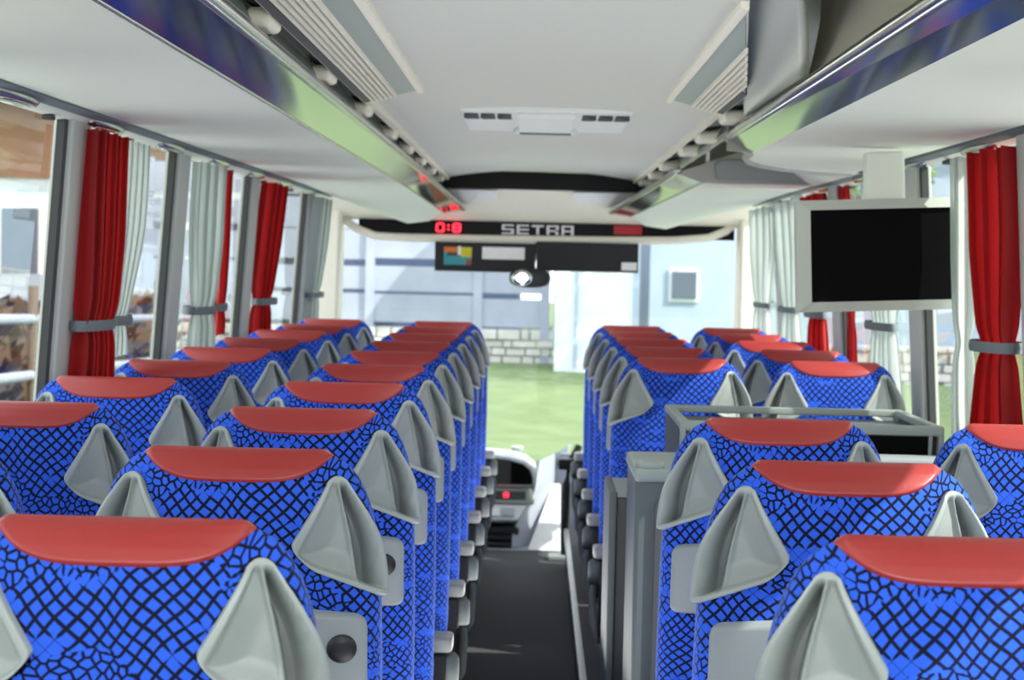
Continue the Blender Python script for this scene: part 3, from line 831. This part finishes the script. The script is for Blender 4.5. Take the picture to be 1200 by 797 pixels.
# hood with the rounded right end
hood = [(-.62, .555), (-.25, .525), (-.13, .515), (-.03, .49), (.015, .455), (.035, .40), (.035, .335), (-.62, .335)]
obj('hood', G().prism(hood, 1, 10.60, 10.95), 'dashlight', r, bevel=.02, seg=3)
obj('screen_recess', G().prism([(-.60, .525), (-.25, .505), (-.13, .495), (-.045, .472), (-.005, .44), (.012, .395), (.012, .352), (-.60, .352)], 1, 10.585, 10.60), 'rubber', r, bevel=.004)
obj('screen', G().prism([(-.115, .485), (-.045, .466), (-.012, .436), (.004, .395), (.004, .36), (-.115, .36)], 1, 10.578, 10.586), 'screen', r)
obj('switch_panel', G().hexa([(-.60, 10.54, .245), (.025, 10.54, .245), (.03, 10.60, .335), (-.60, 10.60, .335), (-.60, 10.72, .22), (-.01, 10.72, .22), (.02, 10.72, .335), (-.60, 10.72, .335)]), 'plastic', r, bevel=.012)
ss = obj('switch_strip', G().hexa([(-.50, 10.551, .275), (-.03, 10.551, .275), (-.03, 10.578, .315), (-.50, 10.578, .315), (-.50, 10.57, .27), (-.03, 10.57, .27), (-.03, 10.60, .31), (-.50, 10.60, .31)]), 'rubber', r)
obj('hazard_switch', G().box(-.155, -.125, 10.548, 10.57, .283, .308), 'led', ss, bevel=.003)
obj('keypad', G().hexa([(-.55, 10.46, .165), (-.07, 10.46, .165), (-.02, 10.54, .242), (-.55, 10.54, .242), (-.55, 10.6, .13), (-.10, 10.6, .13), (-.05, 10.66, .22), (-.55, 10.66, .22)]), 'dashlight', r, bevel=.008)
for k in range(5):
    obj('key', G().hexa([(-.50 + .085 * k, 10.475, .185), (-.43 + .085 * k, 10.475, .185), (-.43 + .085 * k, 10.515, .223), (-.50 + .085 * k, 10.515, .223)] + [(-.50 + .085 * k, 10.465, .190), (-.43 + .085 * k, 10.465, .190), (-.43 + .085 * k, 10.505, .228), (-.50 + .085 * k, 10.505, .228)]), 'white' if k % 2 else 'dash', r)
obj('knee_pad', G().box(-.60, -.06, 10.52, 10.66, .065, .12), 'dark', r, bevel=.02)
obj('foot_recess', G().box(-.60, -.10, 10.50, 10.64, .0, .03), 'dark', r, bevel=.01)
# swooping side fairing
def fair(u, v):
    z = lerp(.0, .49, v)
    x0 = lerp(-.10, .03, sstep(.1, .75, v)); x1 = lerp(.10, .24, v)
    return (lerp(x0, x1, u), 10.50 + .12 * v + .75 * u ** 1.4 * (.4 + .6 * v), z + .03 * u * v)
obj('side_fairing', G().grid(fair, 16, 20), 'dash', r, smooth=True)
obj('top_cap', G().box(-.12, -.05, 10.75, 10.82, .53, .555), 'dashlight', r, bevel=.01)
obj('step_cover', G().hexa([(-.01, 10.43, .0), (.175, 10.43, .0), (.175, 10.9, .33), (.13, 10.9, .33), (-.01, 10.5, -.004), (.175, 10.5, -.004), (.175, 10.95, .25), (.13, 10.95, .25)]), 'white', r, bevel=.006)
obj('kick_panel', G().prism([(.10, .0), (.32, .0), (.32, .50), (.17, .50), (.13, .30)], 1, 10.96, 11.0), 'dash', r, bevel=.006)
r = empty('door_step', (.7, 10.9, 0), 'pale step well block beside the dashboard at the front door', 'step', None)
obj('well', G().box(.34, 1.2, 10.5, 11.3, -.004, .25), 'dashlight', r, bevel=.02)
r = empty('grab_pole', (.20, 10.1, 0), 'black grab pole with clamp at the front of the door-side seats', 'pole', None)
obj('pole', G().tube([(.195, 10.12, 0), (.195, 10.12, .42), (.21, 10.14, .52), (.26, 10.2, .62)], .022, 12), 'dark', r, smooth=True)
obj('clamp', G().box(.15, .245, 10.08, 10.15, .50, .56), 'dark', r, bevel=.008)
obj('foot', G().box(.10, .22, 10.06, 10.2, 0, .03), 'tray', r, bevel=.008)

# ------------------------------------------------------------------ television
D = 5.25
c = (at(930, 235, D) + at(1150, 362, D)) / 2
r = empty('television', (c.x, D, c.z), 'flat black television in pale grey frame hanging beside the door-side windows', 'television', None)
wd, ht = .262, .158
def fr(o, i, y0, y1):
    """picture frame between an outer and an inner rectangle"""
    g = G()
    for (ax, az), (bx, bz) in (((-1, -1), (1, -1)), ((1, -1), (1, 1)), ((1, 1), (-1, 1)), ((-1, 1), (-1, -1))):
        g.hexa([(c.x + ax * o[0], y0 + .012, c.z + az * o[1]), (c.x + bx * o[0], y0 + .012, c.z + bz * o[1]), (c.x + bx * o[0], y1, c.z + bz * o[1]), (c.x + ax * o[0], y1, c.z + az * o[1]),
                (c.x + ax * i[0], y0, c.z + az * i[1]), (c.x + bx * i[0], y0, c.z + bz * i[1]), (c.x + bx * i[0], y1, c.z + bz * i[1]), (c.x + ax * i[0], y1, c.z + az * i[1])])
    return g
obj('bezel', fr((wd, ht), (wd - .040, ht - .028), D - .02, D + .03), 'tvframe', r)
obj('screen', G().box(c.x - wd + .038, c.x + wd - .038, D - .012, D - .006, c.z - ht + .026, c.z + ht - .026), 'screen', r)
obj('back_cover', G().box(c.x - wd + .01, c.x + wd - .01, D + .0, D + .05, c.z - ht + .01, c.z + ht - .01), 'tvframe', r, bevel=.01)
obj('mounting_arm', G().box(c.x - .05, c.x + .06, D + .05, D + .12, c.z + .05, Z(.345)), 'panel', r, bevel=.01)
r.rotation_euler = (math.radians(0), math.radians(-2.6), math.radians(0))

# ------------------------------------------------------------------ stairwell galley behind row five
r = empty('galley_counter', (.7, 4.9, 0), 'grey stairwell galley counter with raised frame rim and black panel', 'counter', None)
DF, DB = 4.75, 5.28
zt = at(790, 493, DF).z; zb = at(1010, 532, 4.56).z
xa, xb = at(797, 500, DF).x, at(1107, 500, DF).x
obj('top_rim', G().box(xa, xb, DF, DF + .03, zt - .026, zt).box(xa, xa + .025, DF + .03, DB, zt - .02, zt).box(xb - .025, xb, DF + .03, DB, zt - .02, zt).box(xa, xb, DB, DB + .03, zt - .02, zt), 'galleylight', r, bevel=.004)
obj('inner_shelf', G().box(xa + .02, xb - .02, DF + .03, DB, zt - .05, zt - .03), 'galley', r)
for x in (xa + .001, xb - .016): obj('corner_post', G().box(x, x + .015, DF - .006, DF + .02, zt - .30, zt - .02), 'tray', r, bevel=.003)
for x in (xa + .026, xb - .040): obj('corner_post', G().box(x, x + .010, DF - .003, DF + .02, zt - .30, zt - .02), 'galleylight', r, bevel=.003)
obj('panel', G().box(xa + .036, xb - .04, DF + .004, DF + .025, zt - .30, zt - .028), 'screen', r)
obj('side_panel', G().box(xa, xa + .02, DF + .04, DB - .02, .22, zt - .02), 'galleydark', r)
obj('side_panel', G().box(xb - .02, xb, DF + .04, DB - .02, .22, zt - .02), 'galleydark', r)
obj('ledge', G().box(.46, 1.17, 4.50, 4.575, zb - .06, zb), 'tray', r, bevel=.012)
obj('body', G().box(.46, 1.17, 4.53, 4.73, .2, zb - .06), 'galley', r, bevel=.008)
DC = 4.30
r = empty('galley_cabinet', (.33, 4.5, 0), 'grey cabinet with notched top and inset door standing beside the gangway', 'cabinet', None)
xc = at(745, 600, DC).x; zc = at(760, 527, DC + .4).z
obj('carcass', G().box(xc, xc + .19, DC + .01, DC + .40, .01, zc - .03), 'galley', r, bevel=.012)
obj('top_cap', G().box(xc - .004, xc + .194, DC, DC + .41, zc - .038, zc - .006), 'galleylight', r, bevel=.01)
for x in (xc + .004, xc + .10): obj('top_knob', superbox(x + .03, DC + .05, zc - .004, .034, .045, .014, 3, 24, 12), 'galleylight', r, smooth=True)
obj('door', G().box(xc + .045, xc + .185, DC - .002, DC + .02, .34, zc - .085), 'galleydark', r, bevel=.004)
obj('plinth_panel', G().box(xc + .02, xc + .185, DC - .004, DC + .015, .02, .32), 'galleydark', r, bevel=.004)
DN = 4.84
r = empty('bin_column', (.22, 5.0, 0), 'dark waste bin column with pale edge, between cabinet and aisle seats', 'bin', None)
zz = at(725, 562, DN + .3).z; xn = at(718, 600, DN).x
obj('body', G().box(xn + .008, xn + .11, DN + .01, DN + .35, .01, zz - .012), 'galleydark', r, bevel=.008)
obj('pale_edge', G().box(xn - .008, xn + .012, DN - .002, DN + .37, .01, zz), 'galley', r, bevel=.004)
obj('flap', G().box(xn + .045, xn + .11, DN - .002, DN + .012, zz - .33, zz - .02), 'dark', r, bevel=.006)
obj('top_plate', G().box(xn + .008, xn + .11, DN + .005, DN + .35, zz - .014, zz - .002), 'tray', r)

# ------------------------------------------------------------------ curtains
def curtain(side, y0, y1, mat, label, ztie=1.435, waist=.30, flare=.95, top=1.0, shift=0.0, seed=0, depth=.036, tie=True, off=.05, zbot=1.0, folds=5.5, group=None):
    rnd = random.Random(seed); ph = rnd.random() * 6; ph2 = rnd.random() * 6
    yc0, hw0 = (y0 + y1) / 2, (y1 - y0) / 2
    ztop = Z(.322)
    org = (wx(side, 1.4) - side * off, yc0, ztop)
    def w(z):
        if z >= ztie: q = (z - ztie) / (ztop - ztie); k = waist + (1 - waist) * sstep(0, .62, q) ** .8; return k * lerp(1.06, top, q)
        q = (ztie - z) / (ztie - zbot); return waist + (flare - waist) * sstep(-.12, 1.0, q) 
    w_t = w(ztie + 1e-4)
    def f(u, v):
        z = lerp(zbot, ztop, v); k = w(z)
        yc = yc0 + shift * hw0 * (1 - abs((k - 1)) if False else (1 - min(k, 1)) / (1 - waist + 1e-6))
        a = 2 * PI * folds * u + ph + .5 * math.sin(2 * PI * u + ph2 + v * .8)
        amp = depth * (.55 + .45 * min(1, k)) * (.75 + .25 * math.sin(a * .5 + ph2))
        y = yc + (2 * u - 1) * hw0 * k + .016 * k * math.sin(2 * a + .6)
        squeeze = 1 - .35 * math.exp(-((z - ztie) / .035) ** 2)
        x = wx(side, z) - side * (off + amp * squeeze * math.sin(a) + .010 * math.sin(3.1 * v + ph))
        return (x, y, z)
    o = tag(obj('curtain', G().grid(f, 132, 48), mat, None, smooth=True, recalc=False, origin=org), label, 'curtain', group)
    if tie:
        pts = []
        n = 28; hw = hw0 * waist
        yc = yc0 + shift * hw0
        rows = []
        for k in range(n):
            a = 2 * PI * k / n
            cx = wx(side, ztie) - side * off + math.cos(a) * (depth + .014); cy = yc + math.sin(a) * (hw + .018)
            rows.append([(cx, cy, ztie - .014), (cx + .003 * math.cos(a), cy + .003 * math.sin(a), ztie), (cx, cy, ztie + .014)])
        rows.append(rows[0])
        obj('tieback', G().loft(rows, close=False, caps=False), 'tie', o, smooth=True)
    return o

curtain(-1, 4.73, 5.075, 'red', 'nearest red tied curtain on the driver\'s side, beside a pale window pillar', waist=.82, flare=.95, shift=-.12, seed=1, zbot=1.2, off=.045)
curtain(-1, 5.17, 5.42, 'grey', 'narrow grey curtain just ahead of the nearest driver\'s-side red curtain', waist=.55, flare=.8, seed=2, shift=-.3, off=.032, folds=3.5, depth=.02, zbot=1.33)
curtain(-1, 6.24, 6.70, 'grey', 'wide pale grey tied curtain between the two driver\'s-side red curtains', waist=.66, flare=.85, seed=3, shift=-.05, zbot=1.2, off=.045)
curtain(-1, 6.76, 7.02, 'red', 'thin strip of red curtain tucked beside the wide driver\'s-side grey curtain', waist=.7, flare=.9, seed=4, off=.032, folds=3, depth=.02, zbot=1.33)
curtain(-1, 7.80, 8.26, 'red', 'farther red tied curtain on the driver\'s side', waist=.66, flare=.80, seed=5, shift=-.1, zbot=1.2, off=.045)
curtain(-1, 9.50, 9.98, 'grey', 'pale grey tied curtain on the driver\'s side nearest the windscreen', waist=.7, flare=.95, seed=6, zbot=1.2)
curtain(1, 4.63, 5.04, 'red', 'nearest red tied curtain on the door side, beside the television', waist=.62, flare=1.12, seed=7, shift=-.12, off=.045, depth=.045, zbot=1.08)
curtain(1, 5.10, 5.19, 'grey', 'narrow grey curtain draping past the television screen\'s edge', waist=.7, flare=1.2, seed=8, shift=-.2, off=.05, folds=2, depth=.03, tie=False, zbot=1.08)
curtain(1, 6.1, 6.74, 'grey', 'pale grey tied curtain below and behind the television', waist=.62, flare=1.0, seed=9, zbot=1.1, off=.042, depth=.028)
curtain(1, 7.05, 7.2, 'red', 'thin strip of red curtain beyond the grey curtain behind the television', waist=.7, flare=.9, seed=10, off=.035, folds=3, depth=.02, tie=False, zbot=1.1)
curtain(1, 7.62, 8.2, 'red', 'red tied curtain partly hidden behind the television', waist=.62, flare=.95, seed=11, zbot=1.1, off=.042, depth=.028)
curtain(1, 8.42, 9.1, 'grey', 'nearer of two sunlit mint-grey curtains ahead of the television', waist=.62, flare=.95, seed=12, zbot=1.1, off=.042, depth=.028)
curtain(1, 9.36, 10.15, 'grey', 'mint-grey tied curtain on the door side nearest the windscreen', waist=.62, flare=.95, seed=13, zbot=1.1, off=.042, depth=.028)

# ------------------------------------------------------------------ outside
GZ = -.95
tag(obj('lawn', G().grid(lambda u, v: (lerp(-60, 60, u), lerp(-30, 70, v), GZ + (.066 * max(0, lerp(-30, 70, v) - 13.5) if lerp(-30, 70, v) < 31 else .066 * 17.5)), 40, 100), 'grass', None, smooth=True), kind='structure')
tag(obj('road', G().box(-14, 14, -30, 12.5, GZ - .02, GZ + .02), 'asphalt'), kind='structure')
FY = 29.0; gz = GZ + .066 * (FY - 13.5)
# rubble wall
def stone_wall(x0, x1, y, z0, z1, label):
    g = G(); rnd = random.Random(3); z = z0
    while z < z1 - .02:
        h = min(rnd.uniform(.10, .19), z1 - z); x = x0
        while x < x1:
            w = rnd.uniform(.14, .42); g.box(x + .012, min(x + w, x1) - .012, y - rnd.uniform(.0, .07), y + .4, z + .012, z + h - .008); x += w
        z += h
    return tag(obj('stone_wall', g, 'stone', None, bevel=.03), label, 'wall')
stone_wall(-6.2, .35, FY, gz - .2, gz + .52, 'low pale rubble stone wall below the board fence beyond the windscreen')
r = empty('board_fence', (-3, FY, gz), 'weathered grey fence of wide horizontal boards on the rubble wall', 'fence', None)
zf = gz + .50
rows = []
g = G(); rnd = random.Random(5)
for k in range(5):
    z0 = zf + .08 + .50 * k
    for a, b in ((-6.2, -4.42), (-4.38, -2.6), (-2.57, -.92), (-.88, .20)):
        g.box(a, b, FY + .03, FY + .07, z0 + rnd.uniform(-.03, .03), z0 + .42 + rnd.uniform(-.05, .04))
obj('boards', g, 'wood', r)
for x in (-6.1, -4.4, -2.6, -.9, .16): obj('post', G().box(x - .07, x + .07, FY - .02, FY + .10, gz - .1, zf + 2.6), 'wood', r)
r = empty('barn', (-2, 33, gz), 'dim blue-grey barn wall behind the board fence', 'barn', None)
obj('wall', G().box(-4.0, -.3, 33, 39, gz - .4, 3.6), 'barnwall', r)
obj('roof', G().prism([(-4.12, 3.6), (.1, 3.6), (-2, 5.4)], 1, 32.5, 39.5), 'roofdark', r)
r = empty('garden_shed', (1, 28, gz), 'white rendered shed with dark roof beside the board fence', 'shed', None)
x0, x1 = at(650, 400, 28).x, at(744, 400, 28).x
obj('wall', G().box(x0, x1, 28, 31, gz - .3, 3.2), 'wallwhite', r)
obj('roof', G().prism([(x0 - .3, 3.2), (x1 + .3, 3.2), ((x0 + x1) / 2, 4.4)], 1, 27.7, 31.3), 'roofdark', r)
obj('door_post', G().box(x0 + .28, x0 + .34, 27.97, 28.0, gz, 3.0), 'wallblue', r)
obj('door_post', G().box(x1 - .05, x1 + .05, 27.97, 28.0, gz, 3.0), 'wallblue', r)
r = empty('house', (4, 34, gz), 'pale blue-grey house with small dark window beyond the door-side windscreen', 'house', None)
obj('wall', G().box(2.1, 9.5, 34, 40, gz - .4, 4.2), 'wallblue', r)
obj('roof', G().prism([(1.7, 4.2), (9.9, 4.2), (5.8, 7.2)], 1, 33.6, 40.4), 'roofdark', r)
w = obj('window', G().box(2.45, 3.0, 33.95, 34.02, 1.0, 1.6), 'wallwhite', r); obj('pane', G().box(2.5, 2.95, 33.93, 33.96, 1.05, 1.55), 'winglass', w)
w = obj('window', G().box(4.4, 5.3, 33.95, 34.02, 1.0, 2.2), 'wallwhite', r); obj('pane', G().box(4.46, 5.24, 33.93, 33.96, 1.06, 2.14), 'winglass', w)
stone_wall(1.6, 6.5, 27.5, gz - .3, gz + .45, 'white stone wall in front of the pale blue-grey house')
def tree(x, y, z0, h, rad, label, n=900, seed=1, low=.35, leaf=.16):
    rnd = random.Random(seed)
    r = empty('tree', (x, y, z0), label, 'tree', None)
    g = G().tube([(x, y, z0 - .2), (x + .1, y, z0 + h * .4), (x, y + .1, z0 + h * .85)], [.16, .12, .04], 10)
    for k in range(9):
        a = rnd.uniform(0, 6.28); zz = z0 + h * rnd.uniform(.35, .75)
        g.tube([(x, y, zz), (x + math.cos(a) * rad * .5, y + math.sin(a) * rad * .5, zz + rad * .25), (x + math.cos(a) * rad * .9, y + math.sin(a) * rad * .9, zz + rad * .1)], [.05, .03, .012], 6)
    obj('trunk', g, 'trunk', r, smooth=True)
    g = G()
    for k in range(n):
        d = Vector((rnd.gauss(0, 1), rnd.gauss(0, 1), rnd.gauss(0, 1))).normalized() * rad * rnd.uniform(.35, 1) ** .6
        c = Vector((x, y, z0 + h * (low + (1 - low) / 2))) + Vector((d.x, d.y, d.z * h * (1 - low) / 2 / rad))
        a = Vector((rnd.gauss(0, 1), rnd.gauss(0, 1), rnd.gauss(0, 1))).normalized() * leaf; b = a.orthogonal().normalized() * leaf * .5
        g.add([c - a, c + b, c + a, c - b], [(0, 1, 2, 3)])
    obj('foliage', g, 'leaf', r, recalc=False)
tree(4.3, 26, gz - .2, 5.2, 1.35, 'light green leafy tree drooping past the door-side windscreen corner', n=1500, seed=4, low=.42, leaf=.10)

# driver's side: a timber-balconied house, railings and hedge; door side: pale houses
r = empty('timber_house', (-9.5, 34, -.2), 'pale house with brown timber gable beyond the driver\'s-side windows', 'house', None)
HY = 34
obj('wall', G().box(-15, -4.9, HY, HY + 8, -.4, 3.0), 'wallwhite', r)
obj('timber_gable', G().prism([(-15.4, 3.0), (-4.7, 3.0), (-4.7, 4.4), (-15.4, 4.4)], 1, HY - .05, HY + 8), 'gable', r)
obj('roof', G().prism([(-16, 4.4), (-4.2, 4.4), (-10, 8)], 1, HY - .8, HY + 8.6), 'roofdark', r)
for x in (-9.9, -8.6, -7.2, -5.9):
    w = obj('window', G().box(x, x + .8, HY - .06, HY + .02, 1.1, 2.5), 'white', r); obj('pane', G().box(x + .06, x + .74, HY - .08, HY - .05, 1.16, 2.44), 'winglass', w)
b = obj('balcony', G().box(-10.6, -5.2, HY - 1.2, HY, .55, .7), 'brown', r)
obj('balcony_boards', G().box(-10.6, -5.2, HY - 1.24, HY - 1.18, .7, 1.25), 'wood', b)
r = empty('railing', (-8, 20, GZ), 'white tube railing along the verge beyond the driver\'s-side windows', 'railing', None)
for z in (.9, 1.45): obj('rail', G().tube([(-4.9, 8, GZ + z + .75), (-4.9, 28, GZ + z + .2)], .05), 'wood', r, smooth=True)
for y in range(9, 28, 3): obj('post', G().tube([(-4.9, y, GZ), (-4.9, y, GZ + 2.25)], .05), 'trunk', r, smooth=True)
def hedge(x, y0, y1, z, h, label, mat, seed, n=3000):
    rnd = random.Random(seed); g = G()
    for k in range(n):
        c = Vector((x + rnd.uniform(-.5, .5), rnd.uniform(y0, y1), z + h * rnd.random() ** .7 + rnd.uniform(-.1, .1)))
        a = Vector((rnd.gauss(0, 1), rnd.gauss(0, 1), rnd.gauss(0, 1))).normalized() * .2; b = a.orthogonal().normalized() * .12
        g.add([c - a, c + b, c + a, c - b], [(0, 1, 2, 3)])
    g.box(x - .4, x + .4, y0, y1, z, z + h * .8)
    return tag(obj('hedge', g, mat, None, recalc=False), label, 'hedge')
hedge(-5.9, 10, 28, GZ, 1.9, 'dark green and brown hedge behind the white railing', 'hedge', 3)
r = empty('house', (14, 24, GZ), 'long white house outside the door-side windows', 'house', None)
obj('wall', G().box(13, 22, -4, 44, GZ, 3.4), 'wallwhite', r)
obj('roof', G().prism([(12, 3.4), (23, 3.4), (17.5, 6.2)], 1, -5, 45), 'roofdark', r)
for y in range(0, 42, 5):
    w = obj('window', G().box(12.95, 13.05, y, y + 1.4, .6, 2.0), 'pillar', r); obj('pane', G().box(12.93, 12.97, y + .1, y + 1.3, .7, 1.9), 'winglass', w)

# ------------------------------------------------------------------ light
w = bpy.data.worlds.new('sky'); bpy.context.scene.world = w; w.use_nodes = True
nt = w.node_tree; bg = nt.nodes['Background']
tc = nt.nodes.new('ShaderNodeTexCoord'); sx = nt.nodes.new('ShaderNodeSeparateXYZ'); nt.links.new(tc.outputs['Generated'], sx.inputs[0])
cr = nt.nodes.new('ShaderNodeValToRGB'); nt.links.new(sx.outputs['Z'], cr.inputs[0])
cr.color_ramp.elements[0].position = 0; cr.color_ramp.elements[0].color = (1, 1, 1, 1)
cr.color_ramp.elements[1].position = .8; cr.color_ramp.elements[1].color = (.86, .93, 1, 1)
nt.links.new(cr.outputs[0], bg.inputs['Color']); bg.inputs['Strength'].default_value = 2.6
def light(name, kind, loc, energy, col=(1, 1, 1), size=1, size_y=None, target=None, angle=None):
    d = bpy.data.lights.new(name, kind); d.energy = energy; d.color = col
    if kind == 'AREA':
        d.size = size
        if size_y: d.shape = 'RECTANGLE'; d.size_y = size_y
    if kind == 'SUN': d.angle = angle or .01
    o = bpy.data.objects.new(name, d); C.objects.link(o); o.location = loc
    if target is not None: o.rotation_euler = (Vector(target) - Vector(loc)).to_track_quat('-Z', 'Y').to_euler()
    return o
light('sun', 'SUN', (12, -5.5, 11.5), 7.0, (1, .95, .86), target=(0, 0, 0), angle=.012)
# daylight through the big rear window
light('rear_daylight', 'AREA', (.02, YB + .1, 1.75), 62, (.95, .98, 1), 2.2, 1.0, target=(.02, 6, 1.2))
for y in (1.2, 4.2, 8.6):
    light('ceiling_light', 'AREA', (.02, y, Z(.49)), 4, (1, .97, .92), .5, 1.6, target=(.02, y, 0))  # unseen downward fill, added under the ceiling
light('gangway_light', 'AREA', (-.04, 6.0, .55), 26, (1, .99, .95), .35, 7.5, target=(-.04, 6.0, 3))  # unseen upward fill, added to brighten ceiling and rack undersides

# ------------------------------------------------------------------ camera
cam = bpy.data.cameras.new('camera'); co = bpy.data.objects.new('camera', cam); C.objects.link(co)
cam.sensor_width = 36; cam.lens = F / 1200 * 36; cam.clip_start = .05; cam.clip_end = 300
a, b = (628 - 600) / F, (398.5 - 310) / F
Yc = Vector((a, b, -1)).normalized()
t = math.radians(1.3)
Xc = Vector((math.cos(t), -math.sin(t), 0)); Xc = (Xc - Yc * Xc.dot(Yc)).normalized()
Zc = Xc.cross(Yc)
R = Matrix((Xc, Yc, Zc)).transposed()          # world -> camera
co.matrix_world = Matrix.Translation((0, 0, CAMZ)) @ R.transposed().to_4x4()
cam.dof.use_dof = True; cam.dof.focus_distance = 3.1; cam.dof.aperture_fstop = 9.0
bpy.context.scene.camera = co
sc = bpy.context.scene
sc.view_settings.view_transform = 'Standard'; sc.view_settings.look = 'None'; sc.view_settings.exposure = 0.0
sc.cycles.max_bounces = 10; sc.cycles.transparent_max_bounces = 16; sc.cycles.diffuse_bounces = 5; sc.cycles.glossy_bounces = 5
sc.cycles.sample_clamp_indirect = 6; sc.cycles.caustics_reflective = False
for o in bpy.data.objects:
    if '_o' in o.keys(): del o['_o']
